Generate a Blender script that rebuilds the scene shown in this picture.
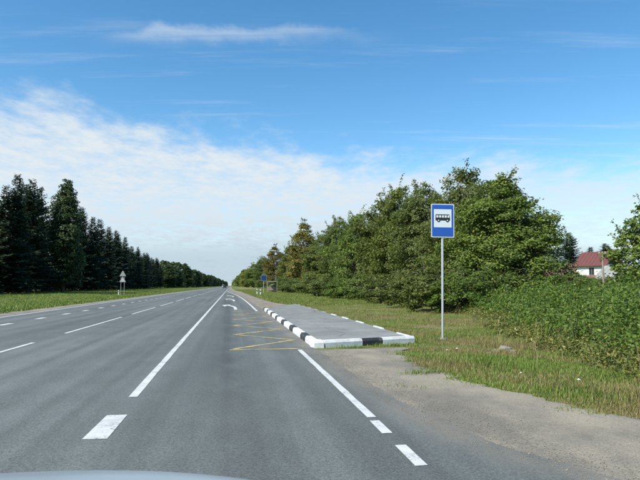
import bpy, math, random
import numpy as np
from mathutils import Vector, Matrix

for o in list(bpy.data.objects):
    bpy.data.objects.remove(o, do_unlink=True)
scene = bpy.context.scene
COL = scene.collection
random.seed(7)
rng = np.random.default_rng(11)
R = math.radians

# ------------------------------------------------------------------ camera
FPX, CAMH = 560.0, 1.5                       # focal length in photo pixels, lens height in metres
PITCH = math.atan(45.5 / FPX)                # horizon at row 285.5
YAW = math.atan(89 * math.cos(PITCH) / FPX)  # road vanishes at column 231
cd = bpy.data.cameras.new('camera')
cam = bpy.data.objects.new('camera', cd)
COL.objects.link(cam)
cam.location = (0, 0, CAMH)
cam.rotation_euler = (R(90) + PITCH, 0, -YAW)
cd.sensor_width = 36.0
cd.lens = FPX / 640 * 36.0
cd.clip_start = 0.05
cd.clip_end = 12000
scene.camera = cam
CF = np.array([math.sin(YAW) * math.cos(PITCH), math.cos(YAW) * math.cos(PITCH), math.sin(PITCH)])
CR = np.array([math.cos(YAW), -math.sin(YAW), 0.0])
CU = np.cross(CR, CF)

# ------------------------------------------------------------------ sky and sun
SUN_EL, SUN_AZ = R(46), math.atan2(-0.86, -0.50)       # azimuth from +Y towards +X: left, a little behind
world = bpy.data.worlds.new('World')
scene.world = world
world.use_nodes = True
wn, wl = world.node_tree.nodes, world.node_tree.links
wn.clear()


def wmath(op, a, b=None, c=None):
    n = wn.new('ShaderNodeMath'); n.operation = op
    for i, v in enumerate((a, b, c)):
        if v is None: continue
        if isinstance(v, (int, float)): n.inputs[i].default_value = v
        else: wl.new(v, n.inputs[i])
    return n.outputs[0]


def wsmooth(v, lo, hi):
    n = wn.new('ShaderNodeMapRange'); n.interpolation_type = 'SMOOTHSTEP'
    wl.new(v, n.inputs['Value']); n.inputs['From Min'].default_value = lo; n.inputs['From Max'].default_value = hi
    return n.outputs[0]


def wnoise(vec, scale, detail=6, rough=.55, sx=1, sy=1, off=0, rot=0):
    m = wn.new('ShaderNodeMapping'); m.inputs['Scale'].default_value = (sx, sy, 1)
    m.inputs['Location'].default_value = (off, off * .7, off * .3); m.inputs['Rotation'].default_value = (0, 0, rot)
    wl.new(vec, m.inputs['Vector'])
    n = wn.new('ShaderNodeTexNoise'); n.inputs['Scale'].default_value = scale
    n.inputs['Detail'].default_value = detail; n.inputs['Roughness'].default_value = rough
    wl.new(m.outputs[0], n.inputs['Vector'])
    return n.outputs['Fac']


sky = wn.new('ShaderNodeTexSky'); sky.sky_type = 'NISHITA'; sky.sun_disc = False
sky.sun_elevation = SUN_EL; sky.sun_rotation = SUN_AZ
sky.air_density = 1.0; sky.dust_density = 0.3; sky.ozone_density = 2.2
bg = wn.new('ShaderNodeBackground'); bg.inputs['Strength'].default_value = 0.128
hsv = wn.new('ShaderNodeHueSaturation'); hsv.inputs['Saturation'].default_value = 1.27; hsv.inputs['Hue'].default_value = .492
wl.new(sky.outputs[0], hsv.inputs['Color']); wl.new(hsv.outputs[0], bg.inputs['Color'])
tc = wn.new('ShaderNodeTexCoord')
sep = wn.new('ShaderNodeSeparateXYZ'); wl.new(tc.outputs['Generated'], sep.inputs[0])
den = wmath('ADD', wmath('MAXIMUM', sep.outputs[2], 0.0), 0.06)
px_, py_ = wmath('DIVIDE', sep.outputs[0], den), wmath('DIVIDE', sep.outputs[1], den)
sy_, cy_ = math.sin(YAW), math.cos(YAW)
fwd = wmath('ADD', wmath('MULTIPLY', px_, sy_), wmath('MULTIPLY', py_, cy_))
lat = wmath('SUBTRACT', wmath('MULTIPLY', px_, cy_), wmath('MULTIPLY', py_, sy_))
cmb = wn.new('ShaderNodeCombineXYZ'); wl.new(lat, cmb.inputs[0]); wl.new(fwd, cmb.inputs[1])
P = cmb.outputs[0]
# a sheet of high cloud whose edge runs obliquely across the sky
front = wmath('SUBTRACT', fwd, wmath('ADD', wmath('MULTIPLY_ADD', wmath('MINIMUM', lat, .5), 0.55, 3.05), wmath('MULTIPLY', wmath('MAXIMUM', wmath('SUBTRACT', lat, .5), 0.), -.12)))
n_big = wnoise(P, 1.1, 7, .58, .8, 1.1, 3.1, R(24))
n_mid = wnoise(P, 2.6, 8, .60, 1.5, 1.0, 8.4, R(20))
n_fine = wnoise(P, 7.0, 6, .58, 1.7, 1.3, 1.7, R(18))
edge = wmath('ADD', front, wmath('MULTIPLY', wmath('SUBTRACT', n_big, .5), .8))
edge = wmath('ADD', edge, wmath('MULTIPLY', wmath('SUBTRACT', n_mid, .5), 1.7))
deck = wsmooth(edge, -0.10, 0.85)
tex = wmath('ADD', wmath('MULTIPLY', n_mid, .7), wmath('MULTIPLY', n_fine, .55))
deck = wmath('MULTIPLY', deck, wmath('ADD', 0.60, wmath('MULTIPLY', wsmooth(tex, .42, .76), .40)))
thin = wmath('SUBTRACT', 1.0, wmath('MULTIPLY', wsmooth(lat, 0.2, 1.8), 0.25))
deck = wmath('MULTIPLY', deck, thin)
deck = wmath('MAXIMUM', deck, wmath('MULTIPLY', wsmooth(fwd, 4.0, 8.5), .93))
# a lone long wisp and faint veils above the sheet
wis = wnoise(P, 2.3, 8, .66, .38, 3.4, 5.5, R(10))
lon = wmath('MULTIPLY', wmath('SUBTRACT', wsmooth(lat, -.85, -.5), wsmooth(lat, -.15, .35)),
            wmath('SUBTRACT', wsmooth(wmath('ADD', fwd, wmath('MULTIPLY', n_mid, .3)), 1.98, 2.06), wsmooth(wmath('ADD', fwd, wmath('MULTIPLY', n_mid, .3)), 2.05, 2.17)))
lon = wmath('MULTIPLY', lon, wsmooth(wis, .25, .7))
veil = wmath('MULTIPLY', wsmooth(wis, .52, .82), .42)
veil = wmath('MULTIPLY', veil, wsmooth(fwd, 1.2, 2.4))
cov = wmath('MAXIMUM', deck, wmath('MAXIMUM', wmath('MULTIPLY', lon, .45), veil))
cov = wmath('MULTIPLY', cov, wsmooth(sep.outputs[2], -0.02, 0.01))
cbg = wn.new('ShaderNodeBackground'); cbg.inputs['Strength'].default_value = .60
cmx = wn.new('ShaderNodeMix'); cmx.data_type = 'RGBA'; cmx.inputs[6].default_value = (.86, .94, 1, 1); cmx.inputs[7].default_value = (.56, .71, .83, 1)
wl.new(wsmooth(fwd, 3.5, 10.0), cmx.inputs[0]); wl.new(cmx.outputs[2], cbg.inputs['Color'])
mx = wn.new('ShaderNodeMixShader'); wl.new(cov, mx.inputs[0]); wl.new(bg.outputs[0], mx.inputs[1]); wl.new(cbg.outputs[0], mx.inputs[2])
wo = wn.new('ShaderNodeOutputWorld'); wl.new(mx.outputs[0], wo.inputs[0])

sd = bpy.data.lights.new('sun', 'SUN'); sd.energy = 5.0; sd.angle = R(0.53); sd.color = (1, .94, .84)
sun = bpy.data.objects.new('sun', sd); COL.objects.link(sun)
sdir = Vector((math.sin(SUN_AZ) * math.cos(SUN_EL), math.cos(SUN_AZ) * math.cos(SUN_EL), math.sin(SUN_EL)))
sun.rotation_euler = sdir.to_track_quat('Z', 'Y').to_euler()
sun.location = sdir * 60

vs = scene.view_settings
vs.view_transform = 'Standard'; vs.look = 'None'; vs.exposure = 0.57; vs.gamma = 1.0; vs.use_curve_mapping = False
scene.render.resolution_x, scene.render.resolution_y = 1024, 768


# ------------------------------------------------------------------ helpers
def pix_dir(x, y):
    return CF + CR * (x - 320) / FPX + CU * (240 - y) / FPX


def pix_ground(x, y):
    d = pix_dir(x, y); t = CAMH / -d[2]
    return d[0] * t, d[1] * t


def at_lateral(px, X):                        # where the sight line of a column crosses the line of trees at X
    d = pix_dir(px, 285.5)
    return X, X * d[1] / d[0]


def at_depth(px, depth):
    d = pix_dir(px, 285.5) * depth
    return d[0], d[1]


def height_for(x, y, py):                     # height of a thing at (x, y) whose top is seen at row py
    dep = CF[0] * x + CF[1] * y
    for _ in range(6):
        z = CAMH + (240 - py) / FPX * dep / CU[2] - (CU[0] * x + CU[1] * y) / CU[2]
        dep = CF[0] * x + CF[1] * y + CF[2] * (z - CAMH)
    return z


def obj(name, mesh, parent=None, loc=None, rot=None):
    o = bpy.data.objects.new(name, mesh); COL.objects.link(o)
    if parent is not None: o.parent = parent
    if loc is not None: o.location = loc
    if rot is not None: o.rotation_euler = rot
    return o


def tag(o, label=None, cat=None, group=None, kind=None):
    if label: o['label'] = label
    if cat: o['category'] = cat
    if group: o['group'] = group
    if kind: o['kind'] = kind
    return o


def thing(name, label, cat, loc=(0, 0, 0), rz=0, group=None):
    o = obj(name, None, None, loc, (0, 0, rz)); o.empty_display_size = .2
    return tag(o, label, cat, group)


def copy_thing(src, loc, rz=0, scale=(1, 1, 1), label=None, group=None):
    r = src.copy(); COL.objects.link(r)
    r.location = loc; r.rotation_euler = (0, 0, rz); r.scale = scale
    if label: r['label'] = label
    if group: r['group'] = group
    for ch in src.children:
        c = ch.copy(); COL.objects.link(c); c.parent = r
        for g in ch.children:
            d = g.copy(); COL.objects.link(d); d.parent = c
    return r


def fast_mesh(name, verts, faces, mat, smooth=False):
    """verts (n,3), faces (m,k) numpy arrays with constant k"""
    verts = np.asarray(verts, dtype=np.float32); faces = np.asarray(faces, dtype=np.int32)
    m, k = faces.shape
    me = bpy.data.meshes.new(name)
    me.vertices.add(len(verts)); me.vertices.foreach_set('co', verts.ravel())
    me.loops.add(m * k); me.loops.foreach_set('vertex_index', faces.ravel())
    me.polygons.add(m); me.polygons.foreach_set('loop_start', np.arange(0, m * k, k, dtype=np.int32))
    if smooth: me.polygons.foreach_set('use_smooth', np.ones(m, dtype=bool))
    me.update(calc_edges=True)
    if mat: me.materials.append(mat)
    return me


class MB:
    """collects boxes, tubes and polygons into one mesh"""
    def __init__(s): s.v, s.f = [], []

    def add(s, vs_, fs):
        b = len(s.v); s.v += [tuple(v) for v in vs_]; s.f += [tuple(b + i for i in f) for f in fs]; return s

    def box(s, x0, x1, y0, y1, z0, z1, bev=0.0):
        if bev <= 0:
            return s.add([(x0, y0, z0), (x1, y0, z0), (x1, y1, z0), (x0, y1, z0), (x0, y0, z1), (x1, y0, z1), (x1, y1, z1), (x0, y1, z1)],
                         [(0, 3, 2, 1), (4, 5, 6, 7), (0, 1, 5, 4), (1, 2, 6, 5), (2, 3, 7, 6), (3, 0, 4, 7)])
        b = bev
        lo = [(x0, y0), (x1, y0), (x1, y1), (x0, y1)]
        hi = [(x0 + b, y0 + b), (x1 - b, y0 + b), (x1 - b, y1 - b), (x0 + b, y1 - b)]
        vv = [(x, y, z0) for x, y in lo] + [(x, y, z1 - b) for x, y in lo] + [(x, y, z1) for x, y in hi]
        ff = [(3, 2, 1, 0), (8, 9, 10, 11)]
        for i in range(4):
            j = (i + 1) % 4
            ff += [(i, j, 4 + j, 4 + i), (4 + i, 4 + j, 8 + j, 8 + i)]
        return s.add(vv, ff)

    def tube(s, p0, p1, r0, r1=None, n=8, caps=True):
        r1 = r0 if r1 is None else r1
        p0, p1 = Vector(p0), Vector(p1); d = (p1 - p0).normalized()
        a = d.orthogonal().normalized(); b = d.cross(a)
        vv = []
        for p, r in ((p0, r0), (p1, r1)):
            for i in range(n):
                t = 2 * math.pi * i / n
                vv.append(p + (a * math.cos(t) + b * math.sin(t)) * r)
        ff = [(i, (i + 1) % n, n + (i + 1) % n, n + i) for i in range(n)]
        if caps: ff += [tuple(range(n - 1, -1, -1)), tuple(range(n, 2 * n))]
        return s.add(vv, ff)

    def prism(s, pts, axis, a, b):
        """extrude a 2D outline: axis 'y' -> pts are (x,z); 'x' -> (y,z); 'z' -> (x,y)"""
        def mk(p, t): return {'y': (p[0], t, p[1]), 'x': (t, p[0], p[1]), 'z': (p[0], p[1], t)}[axis]
        n = len(pts)
        vv = [mk(p, a) for p in pts] + [mk(p, b) for p in pts]
        ff = [tuple(range(n - 1, -1, -1)), tuple(range(n, 2 * n))] + [(i, (i + 1) % n, n + (i + 1) % n, n + i) for i in range(n)]
        return s.add(vv, ff)

    def mesh(s, name, mat, smooth=False):
        me = bpy.data.meshes.new(name); me.from_pydata(s.v, [], s.f)
        import bmesh
        bm = bmesh.new(); bm.from_mesh(me); bmesh.ops.recalc_face_normals(bm, faces=bm.faces); bm.to_mesh(me); bm.free()
        if mat: me.materials.append(mat)
        if smooth:
            for p in me.polygons: p.use_smooth = True
        return me

    def build(s, name, mat, parent=None, loc=None, smooth=False):
        return obj(name, s.mesh(name, mat, smooth), parent, loc)


# ------------------------------------------------------------------ materials
class NT:
    def __init__(s, name):
        s.m = bpy.data.materials.new(name); s.m.use_nodes = True
        s.n, s.l = s.m.node_tree.nodes, s.m.node_tree.links
        s.p = s.n['Principled BSDF']; s.out = s.n['Material Output']
        s.tc = s.n.new('ShaderNodeTexCoord')

    def put(s, sock, v):
        if isinstance(v, (int, float)): sock.default_value = v
        elif isinstance(v, tuple): sock.default_value = v if len(v) == 4 or sock.type == 'VECTOR' else (*v, 1)
        else: s.l.new(v, sock)

    def noise(s, scale, detail=4, rough=.55, sc=(1, 1, 1), vec=None, out='Fac', dist=0):
        mp = s.n.new('ShaderNodeMapping'); mp.inputs['Scale'].default_value = sc
        s.l.new(vec or s.tc.outputs['Object'], mp.inputs[0])
        n = s.n.new('ShaderNodeTexNoise'); n.inputs['Scale'].default_value = scale
        n.inputs['Detail'].default_value = detail; n.inputs['Roughness'].default_value = rough; n.inputs['Distortion'].default_value = dist
        s.l.new(mp.outputs[0], n.inputs['Vector']); return n.outputs[out]

    def voro(s, scale, feature='F1', out='Distance', sc=(1, 1, 1)):
        mp = s.n.new('ShaderNodeMapping'); mp.inputs['Scale'].default_value = sc
        s.l.new(s.tc.outputs['Object'], mp.inputs[0])
        n = s.n.new('ShaderNodeTexVoronoi'); n.feature = feature; n.inputs['Scale'].default_value = scale
        s.l.new(mp.outputs[0], n.inputs['Vector']); return n.outputs[out]

    def ramp(s, fac, lo, hi, a=0., b=1., smooth=True):
        n = s.n.new('ShaderNodeMapRange'); n.interpolation_type = 'SMOOTHSTEP' if smooth else 'LINEAR'
        s.put(n.inputs['Value'], fac)
        n.inputs['From Min'].default_value = lo; n.inputs['From Max'].default_value = hi
        n.inputs['To Min'].default_value = a; n.inputs['To Max'].default_value = b; return n.outputs[0]

    def math(s, op, a, b=0.):
        n = s.n.new('ShaderNodeMath'); n.operation = op; s.put(n.inputs[0], a); s.put(n.inputs[1], b); return n.outputs[0]

    def mix(s, fac, a, b, mode='MIX'):
        n = s.n.new('ShaderNodeMix'); n.data_type = 'RGBA'; n.blend_type = mode
        s.put(n.inputs[0], fac); s.put(n.inputs[6], a); s.put(n.inputs[7], b); return n.outputs[2]

    def attr(s, name):
        n = s.n.new('ShaderNodeAttribute'); n.attribute_name = name; return n.outputs['Fac']

    def sep(s):
        n = s.n.new('ShaderNodeSeparateXYZ'); s.l.new(s.tc.outputs['Object'], n.inputs[0]); return n.outputs

    def bump(s, h, strength, dist):
        n = s.n.new('ShaderNodeBump'); n.inputs['Strength'].default_value = strength; n.inputs['Distance'].default_value = dist
        s.put(n.inputs['Height'], h); s.l.new(n.outputs[0], s.p.inputs['Normal']); return n.outputs[0]

    def done(s, col, rough=.7, spec=.3, metal=0.):
        s.put(s.p.inputs['Base Color'], col); s.put(s.p.inputs['Roughness'], rough)
        s.p.inputs['Specular IOR Level'].default_value = spec; s.p.inputs['Metallic'].default_value = metal
        return s.m


def worn(name, c, rough=.6, var=.18, scale=3., spec=.35, metal=0., bump=0.):
    t = NT(name); a = t.noise(scale, 6, .65)
    lo = tuple(v * (1 - var) for v in c); hi = tuple(min(1, v * (1 + var)) for v in c)
    if bump: t.bump(t.noise(scale * 12, 4), bump, .01)
    return t.done(t.mix(a, lo, hi), rough, spec, metal)


def mat_asphalt(name, base, dirtcol, track=True):
    t = NT(name); xyz = t.sep()
    grain = t.math('ADD', t.math('MULTIPLY', t.noise(105, 3, .7), .55), t.math('MULTIPLY', t.noise(34, 3, .7), .45))
    agg = t.voro(70, out='Color')
    aggv = t.n.new('ShaderNodeSeparateColor'); t.l.new(agg, aggv.inputs[0])
    big = t.noise(.22, 5, .6, (1, .25, 1)); mid = t.noise(1.6, 6, .65, (1, .45, 1)); streak = t.noise(1.9, 3, .5, (1, .012, 1))
    v = t.math('ADD', t.ramp(grain, .33, .67, .66, 1.34), t.math('MULTIPLY', t.math('SUBTRACT', aggv.outputs[0], .5), .42))
    v = t.math('MULTIPLY', v, t.ramp(big, .3, .7, .86, 1.13))
    v = t.math('MULTIPLY', v, t.ramp(mid, .3, .7, .91, 1.08))
    if track: v = t.math('MULTIPLY', v, t.ramp(streak, .3, .7, .82, 1.16))
    if track:      # oil-dark middle of the bus bay
        xx = t.math('ADD', xyz[0], t.math('MULTIPLY', t.math('SUBTRACT', mid, .5), .9))
        band = t.math('MULTIPLY', t.ramp(xx, -.95, -.35), t.ramp(xx, .35, -.15))
        yb = t.math('MULTIPLY', t.ramp(xyz[1], 5, 12), t.ramp(xyz[1], 75, 45))
        v = t.math('MULTIPLY', v, t.math('SUBTRACT', 1.0, t.math('MULTIPLY', t.math('MULTIPLY', band, yb), .27)))
        drops = t.ramp(t.noise(2.3, 3, .5, (1, .8, 1)), .70, .74)
        v = t.math('MULTIPLY', v, t.math('SUBTRACT', 1.0, t.math('MULTIPLY', drops, .16)))
        crk = t.voro(.33, 'DISTANCE_TO_EDGE', sc=(1.4, .5, 1))
        cr = t.math('MULTIPLY', t.ramp(crk, .012, .003), t.ramp(t.noise(.5, 2), .5, .6))
        v = t.math('MULTIPLY', v, t.math('SUBTRACT', 1.0, t.math('MULTIPLY', cr, .0)))
    if not track:
        crk = t.voro(.55, 'DISTANCE_TO_EDGE', sc=(1.2, .6, 1))
        v = t.math('MULTIPLY', v, t.math('SUBTRACT', 1.0, t.math('MULTIPLY', t.math('MULTIPLY', t.ramp(crk, .02, .004), t.ramp(t.noise(.9, 3), .42, .55)), .5)))
        v = t.math('MULTIPLY', v, t.ramp(t.noise(.6, 5, .7), .3, .7, .82, 1.14))
    vv = t.n.new('ShaderNodeCombineXYZ')
    for i in range(3): t.l.new(v, vv.inputs[i])
    col = t.mix(1.0, base, vv.outputs[0], 'MULTIPLY')
    d = t.math('MULTIPLY', t.attr('dirt'), t.ramp(t.math('ADD', mid, t.math('MULTIPLY', grain, .4)), .45, .95, .1, 1.))
    col = t.mix(d, col, t.mix(grain, tuple(c * .75 for c in dirtcol), dirtcol))
    t.bump(t.math('ADD', grain, t.math('MULTIPLY', aggv.outputs[1], .5)), .5, .006)
    return t.done(col, .82, .3)


def mat_paint(name, c, under, wear=.5):
    t = NT(name)
    w = t.math('ADD', t.math('MULTIPLY', t.noise(26, 6, .72), .7), t.math('MULTIPLY', t.noise(3, 4, .6), .5))
    m = t.ramp(w, wear + .12, wear + .3)
    dirt = t.noise(5, 5, .65)
    st = t.ramp(t.noise(1.7, 6, .7, (1, 1, 2.5)), .52, .72, 0, .45)
    t.bump(t.noise(60, 3, .7), .35, .004)
    dirt = t.math('ADD', dirt, st)
    return t.done(t.mix(m, t.mix(t.ramp(dirt, .35, .75), c, tuple(v * .8 for v in c)), under), .7, .3)


def mat_gravel():
    t = NT('gravel')
    a = t.noise(60, 4, .7); st = t.voro(85, out='Color'); sc = t.n.new('ShaderNodeSeparateColor'); t.l.new(st, sc.inputs[0])
    p = t.noise(.9, 6, .62, (1, .6, 1)); q = t.noise(.35, 4, .6)
    base = t.mix(t.ramp(p, .33, .68), (.148, .141, .120), (.262, .236, .185))
    base = t.mix(t.ramp(q, .5, .75, 0, .6), base, (.27, .24, .185))
    v = t.math('ADD', t.ramp(a, .25, .75, .78, 1.18), t.math('MULTIPLY', t.math('SUBTRACT', sc.outputs[0], .5), .35))
    vv = t.n.new('ShaderNodeCombineXYZ')
    for i in range(3): t.l.new(v, vv.inputs[i])
    t.bump(t.math('ADD', a, sc.outputs[1]), .5, .007)
    return t.done(t.mix(1., base, vv.outputs[0], 'MULTIPLY'), .95, .15)


def mat_soil():
    t = NT('ground_soil'); xyz = t.sep()
    a = t.noise(1.1, 7, .66); b = t.noise(.16, 5, .6); c = t.noise(14, 5, .7)
    green = t.mix(t.ramp(a, .3, .7), (.065, .105, .022), (.120, .155, .036))
    dry = t.mix(t.ramp(c, .3, .7), (.16, .135, .07), (.26, .22, .125))
    right = t.ramp(xyz[0], 2, 4)
    m = t.math('MULTIPLY', t.ramp(t.math('ADD', a, t.math('MULTIPLY', b, .5)), .62, .88), t.math('ADD', .25, t.math('MULTIPLY', right, .7)))
    t.bump(c, .9, .05)
    return t.done(t.mix(m, green, dry), .95, .1)


def mat_leaf(name, dark, light, odd, oddf=.06, trans=.32, patch=.35, brown=None, rough=.5):
    """leaf colour varies leaf by leaf and in patches through the crown; light passes through"""
    t = NT(name)
    g = t.n.new('ShaderNodeNewGeometry'); oi = t.n.new('ShaderNodeObjectInfo')
    pn = t.noise(patch, 4, .6)
    f = t.math('ADD', t.math('MULTIPLY', g.outputs['Random Per Island'], .55), t.math('MULTIPLY', t.ramp(pn, .3, .7), .45))
    col = t.mix(f, dark, light)
    o = t.math('GREATER_THAN', t.math('ADD', t.math('FRACT', t.math('MULTIPLY', g.outputs['Random Per Island'], 37.3)), t.math('MULTIPLY', t.ramp(pn, .5, .75), .1)), 1.0 - oddf)
    col = t.mix(o, col, odd)
    hs = t.n.new('ShaderNodeHueSaturation'); t.l.new(col, hs.inputs['Color'])
    t.l.new(t.ramp(oi.outputs['Random'], 0, 1, .485, .515, False), hs.inputs['Hue'])
    t.l.new(t.ramp(oi.outputs['Random'], 0, 1, .82, 1.18, False), hs.inputs['Value'])
    col = hs.outputs[0]
    t.done(col, rough, .25)
    tr = t.n.new('ShaderNodeBsdfTranslucent'); t.l.new(t.mix(.5, col, (.16, .22, .03)), tr.inputs['Color'])
    mxs = t.n.new('ShaderNodeMixShader'); mxs.inputs[0].default_value = trans
    t.l.new(t.p.outputs[0], mxs.inputs[1]); t.l.new(tr.outputs[0], mxs.inputs[2]); t.l.new(mxs.outputs[0], t.out.inputs[0])
    return t.m


def mat_bark(name, a, b):
    t = NT(name); n = t.noise(5, 6, .65, (1, 1, .25))
    t.bump(n, .8, .03)
    return t.done(t.mix(t.ramp(n, .3, .7), a, b), .9, .1)


M = dict(
    asphalt=mat_asphalt('asphalt', (.102, .115, .112), (.20, .185, .15)),
    platform=mat_asphalt('platform_asphalt', (.185, .198, .192), (.25, .23, .19), False),
    white=mat_paint('road_paint_white', (.50, .52, .51), (.14, .15, .15), .50),
    yellow=mat_paint('road_paint_yellow', (.60, .44, .11), (.13, .14, .12), .40),
    kerb_white=mat_paint('kerb_paint_white', (.60, .62, .615), (.30, .30, .28), .53),
    kerb_black=mat_paint('kerb_paint_black', (.030, .032, .036), (.16, .16, .155), .52),
    kerb_grey=mat_paint('kerb_concrete', (.25, .25, .24), (.33, .32, .29), .5),
    gravel=mat_gravel(), soil=mat_soil(),
    pebble=worn('pebble', (.20, .185, .155), .9, .5, 2.0),
    grass=mat_leaf('grass_blades', (.095, .150, .022), (.185, .245, .046), (.26, .23, .09), .10, .3, .9),
    grass_dry=mat_leaf('grass_dry_blades', (.15, .165, .042), (.27, .225, .085), (.32, .25, .13), .3, .25, .9),
    leaf_a=mat_leaf('leaves_alder', (.056, .094, .015), (.170, .216, .042), (.24, .24, .06), .03, .35),
    leaf_b=mat_leaf('leaves_elm', (.058, .092, .018), (.158, .196, .046), (.18, .18, .05), .04, .35),
    leaf_y=mat_leaf('leaves_turning', (.095, .105, .022), (.21, .19, .046), (.28, .19, .05), .10, .33),
    leaf_weed=mat_leaf('leaves_weed', (.046, .090, .013), (.130, .190, .032), (.24, .25, .06), .03, .34, .8),
    leaf_o=mat_leaf('leaves_olive', (.056, .088, .019), (.142, .178, .048), (.19, .17, .06), .04, .33),
    leaf_yel=mat_leaf('leaves_weed_yellow', (.085, .115, .024), (.175, .185, .045), (.26, .23, .07), .14, .3, .8),
    leaf_left=mat_leaf('leaves_aspen', (.028, .055, .020), (.060, .090, .032), (.09, .10, .04), .03, .22),
    needle=mat_leaf('needles', (.010, .024, .015), (.024, .046, .024), (.04, .05, .025), .03, .06),
    bark=mat_bark('bark', (.055, .045, .035), (.14, .12, .095)),
    bark_s=mat_bark('bark_spruce', (.05, .038, .03), (.12, .09, .07)),
    stem=worn('weed_stem', (.11, .14, .05), .8, .3),
    steel=worn('galvanised_steel', (.50, .52, .53), .42, .14, 9, .5, .55),
    sign_blue=worn('sign_blue', (.012, .075, .34), .38, .10, 5, .5),
    sign_navy=worn('sign_navy', (.008, .035, .12), .5, .10, 5, .4),
    sign_dull=worn('sign_dull', (.27, .30, .30), .6, .12, 5, .3),
    sign_white=worn('sign_white', (.54, .59, .62), .4, .05, 5, .5),
    sign_black=worn('sign_black', (.014, .015, .018), .5, .2, 5, .4),
    sign_back=worn('sign_grey', (.42, .45, .45), .5, .12, 5, .4),
    house_wall=worn('limewash', (.68, .74, .66), .9, .07, .8, .2),
    house_dark=worn('boards_and_gable_shade', (.05, .04, .035), .85, .3, 1.2, .2),  # dark brown boards; the white house's gable has its shade in this colour
    roof_red=worn('red_sheet_roof', (.12, .047, .042), .6, .2, .9, .3),
    roof_pink=worn('faded_red_roof', (.17, .09, .075), .7, .2, .9, .3),
    roof_grey=worn('grey_slate_roof', (.24, .25, .24), .85, .25, 1.1, .2),
    glass=worn('window_glass', (.03, .04, .05), .08, .2, 1, .6),
    timber=worn('weathered_timber', (.24, .21, .17), .9, .25, 2.5, .15),
    car_blue=worn('car_paint', (.30, .36, .39), .28, .04, 2, .5, .35),
    car_dark=worn('car_paint_dark', (.02, .022, .026), .3, .1, 2, .5),
    car_white=worn('car_paint_white', (.6, .62, .63), .35, .05, 2, .5),
    rubber=worn('rubber', (.015, .015, .016), .9, .2, 4, .2),
    litter=worn('litter_paper', (.68, .70, .68), .8, .12, 6, .2),
    lamp=worn('headlamp_glass', (.5, .52, .54), .1, .05, 3, .6),
)


# ------------------------------------------------------------------ ground
def wob(x, y, s=1.0, p=0.0):
    return (np.sin(x * .9 * s + y * .37 * s + 1.3 + p) + np.sin(x * -.53 * s + y * .81 * s + 4.1 + p * 2) + np.sin((x * 1.9 + y * 1.37) * s + .7 + p)) / 3


def sst(v, a, b):
    t = np.clip((v - a) / (b - a), 0, 1); return t * t * (3 - 2 * t)


GOUT_Y = [-30, 2, 4.2, 5.8, 7.5, 9.0, 11.5, 13.1, 14.5, 15, 42, 48.3, 60, 90, 130, 180, 260, 5000]
GOUT_X = [7.5, 6.2, 5.2, 4.57, 3.9, 3.6, 3.62, 4.2, 4.9, 4.85, 4.85, 3.9, 3.45, 3.0, 2.7, 1.3, .6, .6]
ROAD_Y = [-40, 2, 4.05, 5.3, 7.2, 10, 13.4, 34, 50, 75, 105, 150, 200, 5000]
ROAD_X = [4.6, 3.9, 3.0, 2.47, 2.2, 2.05, 2.0, 2.0, 1.85, 1.5, .8, -.4, -.75, -.75]
LEFT_EDGE = -11.15


def gout(y): return np.interp(y, GOUT_Y, GOUT_X)


def redge(y): return np.interp(y, ROAD_Y, ROAD_X)


def hgt(x, y):
    x = np.asarray(x, float); y = np.asarray(y, float)
    r = x - gout(y); l = -12.6 - x
    h = -.022 + sst(r, .1, 1.4) * (.05 + .05 * wob(x, y, .8)) + sst(r, 1.5, 8) * (.12 + .10 * wob(x, y, .3))
    h = h + sst(l, 0, 2) * (.03 + .04 * wob(x, y, .6)) - sst(l, 2, 6) * .22 + sst(l, 7, 14) * .32
    return h


xs = np.concatenate([[-3500, -1500, -600, -250, -120, -80, -60], np.arange(-50, -12, 1.5), [-12.6, -12, -11.4, -8, -4, 0], np.arange(.4, 13, .3), np.arange(13, 40, 1.2), [45, 55, 80, 120, 250, 600, 1500, 3500]])
ys = np.concatenate([[-300, -60, -20, -8], np.arange(-2, 30, .4), np.arange(30, 70, 1.0), np.arange(70, 160, 3), np.arange(160, 400, 12), [450, 600, 900, 1500, 2500, 5000]])
GX, GY = np.meshgrid(xs, ys)
gv = np.stack([GX, GY, hgt(GX, GY)], -1).reshape(-1, 3)
nx = len(xs)


def grid_faces(ny, nx):
    i = np.arange((ny - 1) * (nx - 1)); r, c = i // (nx - 1), i % (nx - 1); a = r * nx + c
    return np.stack([a, a + 1, a + nx + 1, a + nx], 1)


ground = obj('ground', fast_mesh('ground', gv, grid_faces(len(ys), nx), M['soil'], True))
tag(ground, 'grassy ground on both sides of the road', kind='structure')


def strip_sheet(name, ys_, left, right, z, mat, nc=2, dirt=None):
    ys_ = np.asarray(ys_, float); t = np.linspace(0, 1, nc)
    L, Rr = left(ys_), right(ys_)
    X = L[:, None] + (Rr - L)[:, None] * t[None]; Y = np.repeat(ys_[:, None], nc, 1); Z = z(X, Y)
    me = fast_mesh(name, np.stack([X, Y, Z], -1).reshape(-1, 3), grid_faces(len(ys_), nc), mat)
    if dirt is not None:
        a = me.attributes.new('dirt', 'FLOAT', 'POINT'); a.data.foreach_set('value', dirt(X, Y).ravel().astype(np.float32))
    return obj(name, me)


yr = np.concatenate([np.arange(-12, 40, .18), np.arange(40, 120, .8), np.arange(120, 400, 6), [450, 600, 900, 1500, 3000, 5000]])


def jit(y, a, p): return a * (np.sin(y * 3.1 + p) * .5 + np.sin(y * 7.7 + 2 * p) * .3 + np.sin(y * 17.3 + p * 3) * .35)


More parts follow.
